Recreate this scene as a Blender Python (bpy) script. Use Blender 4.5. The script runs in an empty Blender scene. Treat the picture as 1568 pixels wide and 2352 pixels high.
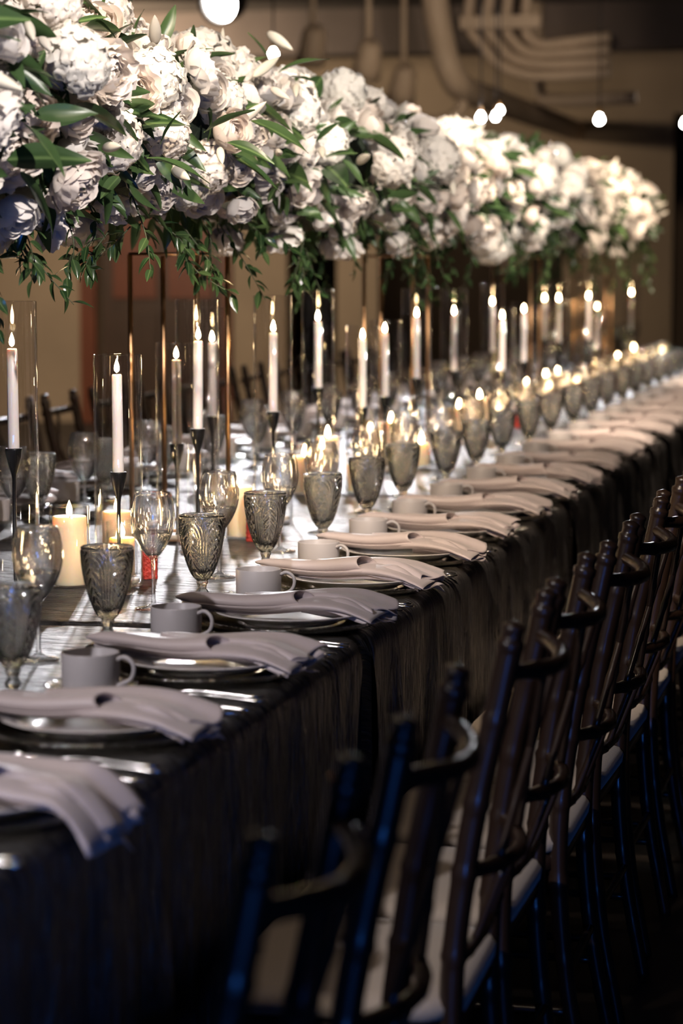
import bpy, math, random
from mathutils import Vector, Matrix, Euler
import numpy as np

# ------------------------------------------------------------------ camera, world, lights, exposure
sc = bpy.context.scene
COL = sc.collection
PI = math.pi
cam_d = bpy.data.cameras.new('camera')
cam = bpy.data.objects.new('camera', cam_d); COL.objects.link(cam); sc.camera = cam
cam_d.sensor_fit = 'VERTICAL'; cam_d.sensor_height = 36.0; cam_d.sensor_width = 24.0; cam_d.lens = 85.0
cam.location = (0.955, 0.0, 1.40)
cam.rotation_euler = (math.radians(90 - 5.922), 0, math.radians(13.749))
cam_d.clip_start = 0.05; cam_d.clip_end = 80
cam_d.dof.use_dof = True; cam_d.dof.focus_distance = 4.58; cam_d.dof.aperture_fstop = 3.6

sc.view_settings.view_transform = 'Standard'
sc.view_settings.look = 'None'
sc.view_settings.gamma = 1.0
sc.view_settings.exposure = 0.0
sc.view_settings.use_curve_mapping = False
sc.cycles.use_denoising = True
sc.cycles.max_bounces = 7
sc.cycles.diffuse_bounces = 2
sc.cycles.glossy_bounces = 3
sc.cycles.transmission_bounces = 6
sc.cycles.transparent_max_bounces = 48
sc.cycles.sample_clamp_indirect = 40.0
sc.cycles.caustics_refractive = False
sc.cycles.blur_glossy = 0.0
sc.cycles.adaptive_threshold = 0.06

W = bpy.data.worlds.new('world'); sc.world = W; W.use_nodes = True
W.node_tree.nodes['Background'].inputs[0].default_value = (0.50, 0.36, 0.25, 1)
W.node_tree.nodes['Background'].inputs[1].default_value = 0.012

def aim(o, tgt):
    o.rotation_euler = (Vector(tgt) - o.location).to_track_quat('-Z', 'Y').to_euler()

def spot(name, loc, tgt, power, color, angle, blend=0.5, size=0.05):
    l = bpy.data.lights.new(name, 'SPOT'); l.energy = power; l.color = color
    l.spot_size = math.radians(angle); l.spot_blend = blend; l.shadow_soft_size = size
    o = bpy.data.objects.new(name, l); COL.objects.link(o); o.location = loc; aim(o, tgt)
    return o

def area(name, loc, tgt, power, color, sx, sy):
    l = bpy.data.lights.new(name, 'AREA'); l.energy = power; l.color = color
    l.shape = 'RECTANGLE'; l.size = sx; l.size_y = sy
    o = bpy.data.objects.new(name, l); COL.objects.link(o); o.location = loc; aim(o, tgt)
    return o

WARM = (1.0, 0.80, 0.60)
SOFT = (1.0, 0.90, 0.80)
SOFT2 = (1.0, 0.91, 0.86)
COOL = (0.93, 0.94, 1.0)
# ceiling spots in front of the flowers, aimed along the floral run
spot('key_spot_a', (1.6, 1.2, 3.10), (-0.60, 4.25, 1.74), 880, SOFT2, 29, 0.6, 0.03)
spot('key_spot_b', (1.9, 3.6, 3.10), (-0.65, 6.6, 1.76), 900, SOFT, 26, 0.6, 0.03)
spot('key_spot_c', (1.9, 6.2, 3.10), (-0.70, 9.0, 1.74), 950, SOFT, 27, 0.6, 0.03)
spot('key_spot_d', (1.9, 9.0, 3.10), (-0.70, 11.6, 1.72), 950, WARM, 30, 0.6, 0.03)
# cooler spot over the near end of the table, warmer ones further along
spot('table_spot', (-1.5, -0.5, 3.10), (-0.26, 3.3, 0.80), 480, (0.97, 0.91, 0.95), 27, 0.7, 0.06)
spot('table_spot_b', (0.1, 2.6, 3.15), (-0.25, 5.9, 0.80), 560, WARM, 40, 0.8, 0.06)
spot('table_spot_c', (0.1, 6.2, 3.15), (-0.25, 9.4, 0.80), 760, WARM, 46, 0.8, 0.06)
spot('table_spot_d', (0.1, 9.8, 3.15), (-0.25, 13.0, 0.80), 760, WARM, 46, 0.8, 0.06)
# added warm fill spots that brighten the seats, cloth side and far chairs
spot('chair_fill_a', (-0.28, 2.9, 3.15), (0.26, 3.3, 0.45), 32, WARM, 70, 0.8, 0.06)
spot('chair_fill_b', (0.75, 5.6, 3.15), (0.08, 6.4, 0.60), 22, WARM, 56, 0.8, 0.06)
spot('chair_fill_c', (-1.0, 5.8, 3.15), (-1.95, 8.6, 0.75), 160, WARM, 50, 0.7, 0.06)
# spots behind the table, skimming the cloth towards the camera
spot('back_spot_a', (-2.6, 11.5, 2.95), (-0.40, 5.0, 0.80), 1000, COOL, 32, 0.6, 0.05)
spot('back_spot_b', (-2.2, 14.2, 2.95), (-0.30, 8.4, 0.80), 1000, COOL, 26, 0.6, 0.05)
spot('back_spot_c', (-1.6, 19.0, 2.95), (-0.30, 12.0, 0.80), 700, COOL, 28, 0.6, 0.05)
# warm wash on the far wall, and an added fill spot brightening the ducts
area('wall_wash', (-5.4, 16.0, 2.7), (-5.6, 20.0, 1.5), 125, (1.0, 0.80, 0.58), 2.0, 0.3)
spot('duct_fill', (-0.6, 10.6, 2.5), (-2.0, 15.2, 2.85), 330, WARM, 28, 0.7, 0.08)
# blue stage lights behind the camera: a floor wash on the chairs and a lamp on a stand
area('blue_floor_wash', (1.5, -1.6, 0.45), (0.45, 3.0, 0.65), 26, (0.05, 0.24, 1.0), 0.8, 0.5)
area('blue_stage_lamp', (1.1, -3.2, 2.6), (-0.6, 4.6, 1.1), 3, (0.12, 0.30, 1.0), 0.35, 0.8)

# ------------------------------------------------------------------ materials
def nm(name):
    m = bpy.data.materials.new(name); m.use_nodes = True
    nt = m.node_tree; nt.nodes.clear()
    out = nt.nodes.new('ShaderNodeOutputMaterial')
    return m, nt, out

def N(nt, t, **kw):
    n = nt.nodes.new(t)
    for k, v in kw.items():
        if k in n.inputs: n.inputs[k].default_value = v
        else: setattr(n, k, v)
    return n

def L(nt, a, b): nt.links.new(a, b)

def c4(c): return (c[0], c[1], c[2], 1.0)

def pmat(name, col, rough=0.5, metal=0.0, spec=0.5, noise=0.0, nscale=20, bump=0.0, bscale=60, sheen=0.0, coat=0.0, sss=0.0, sssr=(1, .6, .4), ssscale=.01, stretch=None, emis=None, estr=0):
    m, nt, out = nm(name)
    b = N(nt, 'ShaderNodeBsdfPrincipled')
    b.inputs['Base Color'].default_value = c4(col); b.inputs['Roughness'].default_value = rough
    b.inputs['Metallic'].default_value = metal; b.inputs['Specular IOR Level'].default_value = spec
    b.inputs['Sheen Weight'].default_value = sheen; b.inputs['Coat Weight'].default_value = coat
    if sss:
        b.inputs['Subsurface Weight'].default_value = sss; b.inputs['Subsurface Radius'].default_value = sssr
        b.inputs['Subsurface Scale'].default_value = ssscale
    if emis:
        b.inputs['Emission Color'].default_value = c4(emis); b.inputs['Emission Strength'].default_value = estr
    tc = N(nt, 'ShaderNodeTexCoord'); vec = tc.outputs['Object']
    if stretch:
        mp = N(nt, 'ShaderNodeMapping'); mp.inputs['Scale'].default_value = stretch; L(nt, vec, mp.inputs[0]); vec = mp.outputs[0]
    if noise:
        n = N(nt, 'ShaderNodeTexNoise'); n.inputs['Scale'].default_value = nscale; n.inputs['Detail'].default_value = 4
        L(nt, vec, n.inputs['Vector'])
        r = N(nt, 'ShaderNodeMapRange'); r.inputs[1].default_value = .3; r.inputs[2].default_value = .7
        r.inputs[3].default_value = 1 - noise; r.inputs[4].default_value = 1 + noise
        L(nt, n.outputs[0], r.inputs[0])
        mx = N(nt, 'ShaderNodeVectorMath', operation='MULTIPLY'); mx.inputs[0].default_value = col[:3]
        L(nt, r.outputs[0], mx.inputs[1]); L(nt, mx.outputs[0], b.inputs['Base Color'])
    if bump:
        n2 = N(nt, 'ShaderNodeTexNoise'); n2.inputs['Scale'].default_value = bscale; n2.inputs['Detail'].default_value = 5
        L(nt, vec, n2.inputs['Vector'])
        bp = N(nt, 'ShaderNodeBump'); bp.inputs['Strength'].default_value = bump; bp.inputs['Distance'].default_value = .01
        L(nt, n2.outputs[0], bp.inputs['Height']); L(nt, bp.outputs[0], b.inputs['Normal'])
    L(nt, b.outputs[0], out.inputs[0])
    return m

def thin_glass(name, tint=(1, 1, 1), rough=0.0, ior=1.5, refr=0.0, gcol=(1, 1, 1), bump=0, bscale=80, cloud=0.0):
    """clear glass: light passes straight through, Fresnel reflection on top; refr mixes in true refraction"""
    m, nt, out = nm(name)
    # Schlick reflectance on either face of the pane
    geo = N(nt, 'ShaderNodeNewGeometry'); dt = N(nt, 'ShaderNodeVectorMath', operation='DOT_PRODUCT')
    L(nt, geo.outputs['Incoming'], dt.inputs[0]); L(nt, geo.outputs['Normal'], dt.inputs[1])
    ab = N(nt, 'ShaderNodeMath', operation='ABSOLUTE'); L(nt, dt.outputs['Value'], ab.inputs[0])
    om = N(nt, 'ShaderNodeMath', operation='SUBTRACT'); om.inputs[0].default_value = 1.0; L(nt, ab.outputs[0], om.inputs[1])
    pw = N(nt, 'ShaderNodeMath', operation='POWER'); pw.inputs[1].default_value = 5.0; L(nt, om.outputs[0], pw.inputs[0])
    f0 = ((ior - 1)/(ior + 1))**2
    fr = N(nt, 'ShaderNodeMath', operation='MULTIPLY_ADD'); fr.inputs[1].default_value = 1 - f0; fr.inputs[2].default_value = f0; L(nt, pw.outputs[0], fr.inputs[0])
    tr = N(nt, 'ShaderNodeBsdfTransparent'); tr.inputs[0].default_value = c4(tint)
    gl = N(nt, 'ShaderNodeBsdfGlossy'); gl.inputs['Roughness'].default_value = rough; gl.inputs[0].default_value = c4(gcol)
    if bump:
        tc = N(nt, 'ShaderNodeTexCoord')
        n2 = N(nt, 'ShaderNodeTexNoise'); n2.inputs['Scale'].default_value = bscale
        L(nt, tc.outputs['Object'], n2.inputs['Vector'])
        bp = N(nt, 'ShaderNodeBump'); bp.inputs['Strength'].default_value = bump; bp.inputs['Distance'].default_value = .01
        L(nt, n2.outputs[0], bp.inputs['Height']); L(nt, bp.outputs[0], gl.inputs['Normal'])
    body = tr.outputs[0]
    if refr:
        rf = N(nt, 'ShaderNodeBsdfRefraction'); rf.inputs['IOR'].default_value = 1.45 if ior > 1.4 else 1.33; rf.inputs['Roughness'].default_value = .0
        rf.inputs[0].default_value = c4(tint)
        mm = N(nt, 'ShaderNodeMixShader'); mm.inputs[0].default_value = refr
        L(nt, tr.outputs[0], mm.inputs[1]); L(nt, rf.outputs[0], mm.inputs[2]); body = mm.outputs[0]
    if cloud:                      # slight milkiness of pressed glass
        df = N(nt, 'ShaderNodeBsdfTranslucent'); df.inputs[0].default_value = (.80, .84, .80, 1)
        d2 = N(nt, 'ShaderNodeBsdfGlossy'); d2.inputs['Roughness'].default_value = .22; d2.inputs[0].default_value = (.9, .93, .9, 1)
        m3 = N(nt, 'ShaderNodeMixShader'); m3.inputs[0].default_value = .5; L(nt, df.outputs[0], m3.inputs[1]); L(nt, d2.outputs[0], m3.inputs[2])
        m4 = N(nt, 'ShaderNodeMixShader'); m4.inputs[0].default_value = cloud; L(nt, body, m4.inputs[1]); L(nt, m3.outputs[0], m4.inputs[2]); body = m4.outputs[0]
    mx = N(nt, 'ShaderNodeMixShader'); L(nt, fr.outputs[0], mx.inputs[0]); L(nt, body, mx.inputs[1]); L(nt, gl.outputs[0], mx.inputs[2])
    L(nt, mx.outputs[0], out.inputs[0])
    return m

def emit(name, col, s):
    m, nt, out = nm(name)
    e = N(nt, 'ShaderNodeEmission'); e.inputs[0].default_value = c4(col); e.inputs[1].default_value = s
    L(nt, e.outputs[0], out.inputs[0]); return m

def petal_mat(name, col, col2, trans=.3):
    m, nt, out = nm(name)
    oi = N(nt, 'ShaderNodeObjectInfo')
    mixc = N(nt, 'ShaderNodeMix', data_type='RGBA'); mixc.inputs[6].default_value = c4(col); mixc.inputs[7].default_value = c4(col2)
    L(nt, oi.outputs['Random'], mixc.inputs[0])
    b = N(nt, 'ShaderNodeBsdfPrincipled'); b.inputs['Roughness'].default_value = .6; b.inputs['Specular IOR Level'].default_value = .25
    L(nt, mixc.outputs[2], b.inputs['Base Color'])
    t = N(nt, 'ShaderNodeBsdfTranslucent'); L(nt, mixc.outputs[2], t.inputs[0])
    mx = N(nt, 'ShaderNodeMixShader'); mx.inputs[0].default_value = trans
    L(nt, b.outputs[0], mx.inputs[1]); L(nt, t.outputs[0], mx.inputs[2]); L(nt, mx.outputs[0], out.inputs[0])
    return m

def leaf_mat(name, col, col2, rough=.35):
    m, nt, out = nm(name)
    tc = N(nt, 'ShaderNodeTexCoord'); sx = N(nt, 'ShaderNodeSeparateXYZ'); L(nt, tc.outputs['Object'], sx.inputs[0])
    ab = N(nt, 'ShaderNodeMath', operation='ABSOLUTE'); L(nt, sx.outputs['Y'], ab.inputs[0])
    mr = N(nt, 'ShaderNodeMapRange'); mr.inputs[1].default_value = .0; mr.inputs[2].default_value = .03
    mr.inputs[3].default_value = 1.0; mr.inputs[4].default_value = 0.0; L(nt, ab.outputs[0], mr.inputs[0])
    oi = N(nt, 'ShaderNodeObjectInfo')
    mc = N(nt, 'ShaderNodeMix', data_type='RGBA'); mc.inputs[6].default_value = c4(col); mc.inputs[7].default_value = c4(col2)
    L(nt, oi.outputs['Random'], mc.inputs[0])
    m2 = N(nt, 'ShaderNodeMix', data_type='RGBA'); m2.inputs[7].default_value = (col2[0]*2, col2[1]*1.8, col2[2]*1.8, 1)
    L(nt, mr.outputs[0], m2.inputs[0]); L(nt, mc.outputs[2], m2.inputs[6])
    b = N(nt, 'ShaderNodeBsdfPrincipled'); b.inputs['Roughness'].default_value = rough
    L(nt, m2.outputs[2], b.inputs['Base Color'])
    t = N(nt, 'ShaderNodeBsdfTranslucent'); L(nt, m2.outputs[2], t.inputs[0])
    mx = N(nt, 'ShaderNodeMixShader'); mx.inputs[0].default_value = .2
    L(nt, b.outputs[0], mx.inputs[1]); L(nt, t.outputs[0], mx.inputs[2]); L(nt, mx.outputs[0], out.inputs[0])
    return m

def velvet_mat():
    m, nt, out = nm('crushed_velvet')
    tc = N(nt, 'ShaderNodeTexCoord')
    at = N(nt, 'ShaderNodeAttribute', attribute_name='clothuv')     # (along the drop, along the table) in metres
    mp = N(nt, 'ShaderNodeMapping'); mp.inputs['Scale'].default_value = (5.0, 34.0, 1.0); L(nt, at.outputs['Vector'], mp.inputs[0])
    n1 = N(nt, 'ShaderNodeTexNoise'); n1.inputs['Scale'].default_value = 3.2; n1.inputs['Detail'].default_value = 6; n1.inputs['Distortion'].default_value = .6
    L(nt, mp.outputs[0], n1.inputs['Vector'])
    mp2 = N(nt, 'ShaderNodeMapping'); mp2.inputs['Scale'].default_value = (3.0, 9.0, 1.0); L(nt, at.outputs['Vector'], mp2.inputs[0])
    n2 = N(nt, 'ShaderNodeTexNoise'); n2.inputs['Scale'].default_value = 2.0; n2.inputs['Detail'].default_value = 3; n2.inputs['Distortion'].default_value = 1.2
    L(nt, mp2.outputs[0], n2.inputs['Vector'])
    ad = N(nt, 'ShaderNodeMath', operation='MULTIPLY_ADD'); ad.inputs[1].default_value = .8; L(nt, n2.outputs[0], ad.inputs[0]); L(nt, n1.outputs[0], ad.inputs[2])
    bp = N(nt, 'ShaderNodeBump'); bp.inputs['Strength'].default_value = 1.0; bp.inputs['Distance'].default_value = .022
    L(nt, ad.outputs[0], bp.inputs['Height'])
    b = N(nt, 'ShaderNodeBsdfPrincipled')
    cr = N(nt, 'ShaderNodeValToRGB'); cr.color_ramp.elements[0].position = .38; cr.color_ramp.elements[1].position = .66
    cr.color_ramp.elements[0].color = (.007, .006, .0055, 1); cr.color_ramp.elements[1].color = (.026, .022, .021, 1)
    L(nt, n1.outputs[0], cr.inputs[0]); L(nt, cr.outputs[0], b.inputs['Base Color'])
    rr = N(nt, 'ShaderNodeMapRange'); rr.inputs[1].default_value = .35; rr.inputs[2].default_value = .65; rr.inputs[3].default_value = .58; rr.inputs[4].default_value = .27
    L(nt, n1.outputs[0], rr.inputs[0]); L(nt, rr.outputs[0], b.inputs['Roughness'])
    b.inputs['Specular IOR Level'].default_value = .7
    b.inputs['Sheen Weight'].default_value = .04; b.inputs['Sheen Roughness'].default_value = .4; b.inputs['Sheen Tint'].default_value = (.8, .76, .8, 1)
    L(nt, bp.outputs[0], b.inputs['Normal']); L(nt, b.outputs[0], out.inputs[0])
    return m

M = {}
M['velvet'] = velvet_mat()
M['napkin'] = pmat('lilac_satin', (.54, .46, .455), .42, spec=.4, sheen=.35, noise=.05, nscale=8)
M['ceramic'] = pmat('white_ceramic', (.62, .58, .57), .2, spec=.5)
M['cup'] = pmat('matte_white_ceramic', (.46, .43, .44), .38, spec=.4)
M['charger'] = thin_glass('ribbed_charger_glass', (.90, .87, .80), .14, 2.5, cloud=.06)
M['saucer'] = thin_glass('clear_saucer_glass', (.94, .93, .88), .14, 2.4, cloud=.06)
M['steel'] = pmat('polished_steel', (.62, .60, .58), .16, metal=1.0)
M['goblet'] = thin_glass('smoky_pressed_glass', (.98, .99, .982), .09, 2.2, refr=.85)
M['wine'] = thin_glass('clear_stemware', (.99, .99, .99), .05, 1.55, refr=.4)
M['water'] = thin_glass('water', (.95, .96, .97), .0, 1.33, refr=.4)
M['cylinder'] = thin_glass('clear_cylinder_glass', (.99, .985, .98), .035, 1.6)
M['wax'] = pmat('ivory_wax', (.84, .70, .50), .45, sss=.8, sssr=(1, .6, .3), ssscale=.03)
M['taper_wax'] = pmat('pale_taper_wax', (.84, .79, .79), .42, sss=.5, sssr=(1, .6, .4), ssscale=.008)
M['wick'] = pmat('charred_wick', (.02, .015, .01), .9)
M['flame'] = emit('candle_flame', (1.0, .68, .34), 130)
M['iron'] = pmat('black_iron', (.012, .012, .014), .38, metal=.6)
M['cream'] = pmat('cream_base', (.62, .56, .48), .5)
M['copper'] = pmat('copper_rod', (.80, .47, .24), .32, metal=1.0)
M['lacquer'] = pmat('dark_mahogany_lacquer', (.022, .012, .008), .30, spec=.5, coat=.1)
M['cushion'] = pmat('ivory_cushion', (.40, .33, .265), .75, sheen=.2, bump=.1, bscale=200)
M['red'] = pmat('red_velour', (.35, .025, .015), .6, bump=.9, bscale=120, noise=.3, nscale=90)
M['petal'] = petal_mat('white_petals', (.86, .82, .78), (.84, .77, .71))
M['hyd'] = petal_mat('hydrangea_petals', (.86, .83, .77), (.86, .80, .74), .35)
M['blush'] = petal_mat('blush_petals', (.84, .72, .63), (.85, .78, .72))
M['bud'] = petal_mat('lily_bud_skin', (.78, .72, .64), (.74, .70, .58), .2)
M['leaf'] = leaf_mat('dark_leaf', (.026, .058, .020), (.065, .115, .040))
M['ruscus'] = leaf_mat('glossy_ruscus_leaf', (.018, .045, .016), (.05, .085, .03), .22)
M['stem'] = pmat('vine_stem', (.05, .06, .025), .6)
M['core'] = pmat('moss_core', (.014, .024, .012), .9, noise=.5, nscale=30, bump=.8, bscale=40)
M['plaster'] = pmat('tan_plaster', (.30, .225, .155), .85, noise=.12, nscale=1.2)
M['plaster_dark'] = pmat('brown_plaster', (.11, .075, .05), .85, noise=.2, nscale=1.2)
M['ceil'] = pmat('dark_ceiling', (.10, .08, .066), .9, noise=.2, nscale=1.0)
M['beam'] = pmat('painted_beam', (.13, .10, .085), .8, noise=.15, nscale=2)
M['duct'] = pmat('tan_duct_paint', (.48, .37, .27), .6, noise=.08, nscale=4)
M['floor'] = pmat('dark_floor', (.018, .014, .012), .5, noise=.3, nscale=3)
M['redwood'] = pmat('red_brown_wood', (.13, .035, .014), .5, noise=.25, nscale=6, stretch=(6, 6, .6))
M['darkwood'] = pmat('dark_wood_door', (.05, .025, .014), .5, noise=.25, nscale=6, stretch=(6, 6, .6))
M['bulb'] = emit('bulb_glow', (1.0, .95, .88), 60)
M['lens'] = emit('spotlight_lens', (1.0, .90, .78), 120)
M['brass'] = pmat('aged_brass', (.45, .26, .10), .35, metal=1.0)
M['under'] = pmat('plywood', (.10, .07, .05), .7)

# ------------------------------------------------------------------ mesh helpers
def mesh(name, verts, faces, mat, smooth=True):
    me = bpy.data.meshes.new(name)
    me.from_pydata([tuple(map(float, v)) for v in verts], [], [tuple(map(int, f)) for f in faces])
    if mat is not None: me.materials.append(M[mat] if isinstance(mat, str) else mat)
    if smooth: me.shade_smooth()
    me.update()
    return me

def link(name, data, parent=None, loc=(0, 0, 0), rot=(0, 0, 0), scale=(1, 1, 1)):
    o = bpy.data.objects.new(name, data); COL.objects.link(o)
    o.location = loc; o.rotation_euler = rot
    o.scale = scale if hasattr(scale, '__len__') else (scale,)*3
    if parent is not None: o.parent = parent
    return o

def tag(o, label, cat, group=None, kind=None):
    o['label'] = label; o['category'] = cat
    if group: o['group'] = group
    if kind: o['kind'] = kind
    return o

def thing(name, label, cat, loc=(0, 0, 0), rz=0.0, group=None):
    o = link(name, None, None, loc, (0, 0, rz)); o.empty_display_size = .05
    return tag(o, label, cat, group)

def struct(name, me):
    o = link(name, me); o['kind'] = 'structure'; return o

class MB:
    def __init__(s): s.v = []; s.f = []
    def add(s, v, f):
        n = len(s.v); s.v += [tuple(p) for p in v]; s.f += [tuple(i + n for i in q) for q in f]; return s
    def box(s, x0, x1, y0, y1, z0, z1):
        v = [(x0, y0, z0), (x1, y0, z0), (x1, y1, z0), (x0, y1, z0), (x0, y0, z1), (x1, y0, z1), (x1, y1, z1), (x0, y1, z1)]
        return s.add(v, [(3, 2, 1, 0), (4, 5, 6, 7), (0, 1, 5, 4), (1, 2, 6, 5), (2, 3, 7, 6), (3, 0, 4, 7)])
    def lathe(s, prof, n=24, cx=0, cy=0, fn=None, close=False):
        v = []; m = len(prof)
        for i, (r, z) in enumerate(prof):
            for k in range(n):
                a = 2*PI*k/n; rr = r if fn is None else fn(r, z, a, i)
                v.append((cx + rr*math.cos(a), cy + rr*math.sin(a), z))
        f = []
        for i in range(m if close else m - 1):
            j = (i + 1) % m
            for k in range(n):
                f.append((i*n + k, i*n + (k + 1) % n, j*n + (k + 1) % n, j*n + k))
        return s.add(v, f)
    def tube(s, pts, rad, n=10, cap=True):
        pts = [Vector(p) for p in pts]; m = len(pts); v = []
        t0 = (pts[1] - pts[0]).normalized()
        ref = Vector((1, 0, 0)) if abs(t0.x) < .8 else Vector((0, 1, 0))
        u = (ref - t0*ref.dot(t0)).normalized()
        for i, p in enumerate(pts):
            t = (pts[min(i + 1, m - 1)] - pts[max(i - 1, 0)]).normalized()
            u = (u - t*u.dot(t)).normalized(); w = t.cross(u)
            r = rad(i/(m - 1)) if callable(rad) else (rad[i] if hasattr(rad, '__len__') else rad)
            for k in range(n):
                a = 2*PI*k/n; q = p + u*(r*math.cos(a)) + w*(r*math.sin(a)); v.append(tuple(q))
        f = [(i*n + k, i*n + (k + 1) % n, (i + 1)*n + (k + 1) % n, (i + 1)*n + k) for i in range(m - 1) for k in range(n)]
        if cap: f += [tuple(range(n - 1, -1, -1)), tuple((m - 1)*n + k for k in range(n))]
        return s.add(v, f)
    def grid(s, P):
        nu = len(P); nv = len(P[0]); v = [p for row in P for p in row]
        f = [(i*nv + j, (i + 1)*nv + j, (i + 1)*nv + j + 1, i*nv + j + 1) for i in range(nu - 1) for j in range(nv - 1)]
        return s.add(v, f)
    def mesh(s, name, mat, smooth=True): return mesh(name, s.v, s.f, mat, smooth)

def smooth_path(pts, n):
    """Catmull-Rom through pts"""
    P = [Vector(p) for p in pts]; P = [P[0]*2 - P[1]] + P + [P[-1]*2 - P[-2]]
    out = []; m = len(P) - 3
    for i in range(n + 1):
        t = i/n*m; k = min(int(t), m - 1); t -= k
        a, b, c, d = P[k:k + 4]
        out.append(.5*((2*b) + (c - a)*t + (2*a - 5*b + 4*c - d)*t*t + (3*b - a - 3*c + d)*t**3))
    return out

ORD = ('first second third fourth fifth sixth seventh eighth ninth tenth eleventh twelfth thirteenth fourteenth fifteenth sixteenth '
       'seventeenth eighteenth nineteenth twentieth twenty-first twenty-second twenty-third twenty-fourth twenty-fifth twenty-sixth '
       'twenty-seventh twenty-eighth twenty-ninth thirtieth').split()

# ------------------------------------------------------------------ the room
def box_mesh(name, mat, *b): 
    mb = MB(); mb.box(*b); return mb.mesh(name, mat, False)
struct('floor', box_mesh('floor', 'floor', -9, 6, -5, 24, -.1, 0))
struct('ceiling', box_mesh('ceiling', 'ceil', -9, 6, -5, 24, 3.2, 3.3))
struct('wall_left', box_mesh('wall_left', 'plaster_dark', -9.1, -9, -5, 24, 0, 3.2))
struct('wall_right', box_mesh('wall_right', 'plaster_dark', 6, 6.1, -5, 24, 0, 3.2))
struct('wall_front', box_mesh('wall_front', 'plaster_dark', -9, 6, -5.1, -5, 0, 3.2))
struct('wall_far', box_mesh('wall_far', 'plaster_dark', -9, 6, 24, 24.1, 0, 3.2))
wb = MB()
OPEN = [(-6.12, -4.98, 2.15), (-4.42, -3.98, 2.30), (-3.62, -2.05, 2.3), (-1.15, 3.2, 2.6)]
x0 = -9.0
for a, b, h in OPEN:
    wb.box(x0, a, 20.0, 20.2, 0, 3.2); wb.box(a, b, 20.0, 20.2, h, 3.2); x0 = b
wb.box(x0, 6, 20.0, 20.2, 0, 3.2)
struct('wall_back', wb.mesh('wall_back', 'plaster', False))
tr = MB(); tr.box(-6.26, -6.12, 19.93, 20.0, 0, 2.28); tr.box(-6.12, -4.9, 19.95, 20.0, 2.15, 2.28); tr.box(-4.98, -4.9, 19.95, 20.0, 0, 2.15)
struct('trim_1', tr.mesh('trim', 'redwood', False))
# a half-open panelled timber door in the first opening
d = struct('door_1', box_mesh('door', 'darkwood', -6.10, -5.0, 20.08, 20.13, .01, 2.14))
for z0, z1 in ((.15, .95), (1.08, 2.0)):
    for x0 in (-6.0, -5.5):
        link('panel', box_mesh('panel', 'redwood' if z0 > 1 else 'darkwood', x0, x0 + .40, 20.055, 20.08, z0, z1), d)  # upper panels redder: the doorway's lit top put into their colour
# ceiling beams across the room
for i, (y, z) in enumerate(((17.1, 2.88), (12.6, 3.02), (8.0, 3.02))):
    struct('beam' if i == 0 else 'beam.%03d' % i, box_mesh('beam', 'beam', -9, 6, y, y + .35, z, 3.2))

# ducts and conduits under the ceiling
mb = MB(); mb.tube(smooth_path([(-2.14, 15, 3.2), (-2.09, 15, 2.85), (-2.02, 15.0, 2.58), (-1.97, 15.25, 2.48), (-1.95, 16.2, 2.47), (-1.95, 19.98, 2.47)], 40), .085, 14)
tag(link('duct_pipe', mb.mesh('duct_pipe', 'duct')), 'fat tan pipe dropping from the ceiling and bending towards the back wall', 'pipe')
CON = [[(-1.97, 3.2), (-2.0, 2.91), (-1.91, 2.78), (-1.79, 2.65), (-1.56, 2.58), (-1.09, 2.59)],
       [(-1.85, 3.2), (-1.88, 2.91), (-1.81, 2.79), (-1.70, 2.69), (-1.5, 2.65), (-1.09, 2.66)],
       [(-1.74, 3.2), (-1.76, 2.91), (-1.71, 2.80), (-1.61, 2.73), (-1.45, 2.72), (-1.09, 2.74)],
       [(-1.62, 3.2), (-1.64, 2.91), (-1.61, 2.82), (-1.52, 2.78), (-1.39, 2.79), (-1.09, 2.82)]]
for i, c in enumerate(CON):
    mb = MB(); mb.tube(smooth_path([(x, 15.5 + .02*i, z) for x, z in c], 30), .036, 10)
    tag(link('conduit', mb.mesh('conduit', 'duct')), 'tan conduit curving under the ceiling, %s of four counted from the lowest' % ORD[i], 'pipe', 'bent ceiling conduits')
tag(link('pipe_bracket', box_mesh('pipe_bracket', 'duct', -2.03, -1.51, 15.36, 15.44, 2.87, 2.95)), 'tan bar clamping the bent conduits below the ceiling', 'bracket')
mb = MB(); mb.tube(smooth_path([(-2.45, 15.2, 2.30), (-2.15, 15.2, 2.28), (-2.0, 15.2, 2.34), (-1.97, 15.2, 2.5)], 16), .04, 10)
tag(link('elbow_pipe', mb.mesh('elbow_pipe', 'duct')), 'short tan elbow pipe just above the flowers beside the fat pipe', 'pipe')
mb = MB(); mb.tube(smooth_path([(-1.1, 17.0, 2.53), (-1.65, 17.0, 2.52), (-1.78, 17.0, 2.60), (-1.80, 17.0, 3.2)], 24), .045, 10)
tag(link('cross_pipe', mb.mesh('cross_pipe', 'duct')), 'short tan cross pipe below the bent conduits', 'pipe')
def track_head(x, y, z, label):
    t = thing('track_spotlight', label, 'spotlight', (x, y, z))
    a = MB(); a.tube([(0, 0, .08), (0, 0, 3.2 - z)], .02, 8); link('arm', a.mesh('arm', 'duct'), t)
    b = MB(); b.lathe([(0, .10), (.05, .10), (.075, .06), (.085, -.06), (.095, -.14), (.08, -.14), (.07, -.05), (0, -.04)], 16)
    link('head', b.mesh('head', 'duct'), t, (0, 0, 0), (.5, .3, 0))
    return t
track_head(-2.90, 15.0, 2.78, 'unlit tan spotlight head hanging beside the glaring lamp')
track_head(-2.54, 15.0, 2.68, 'unlit tan spotlight head between two others above the flowers')
track_head(-2.38, 15.3, 2.55, 'lowest unlit tan spotlight head beside the fat ceiling pipe')
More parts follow.
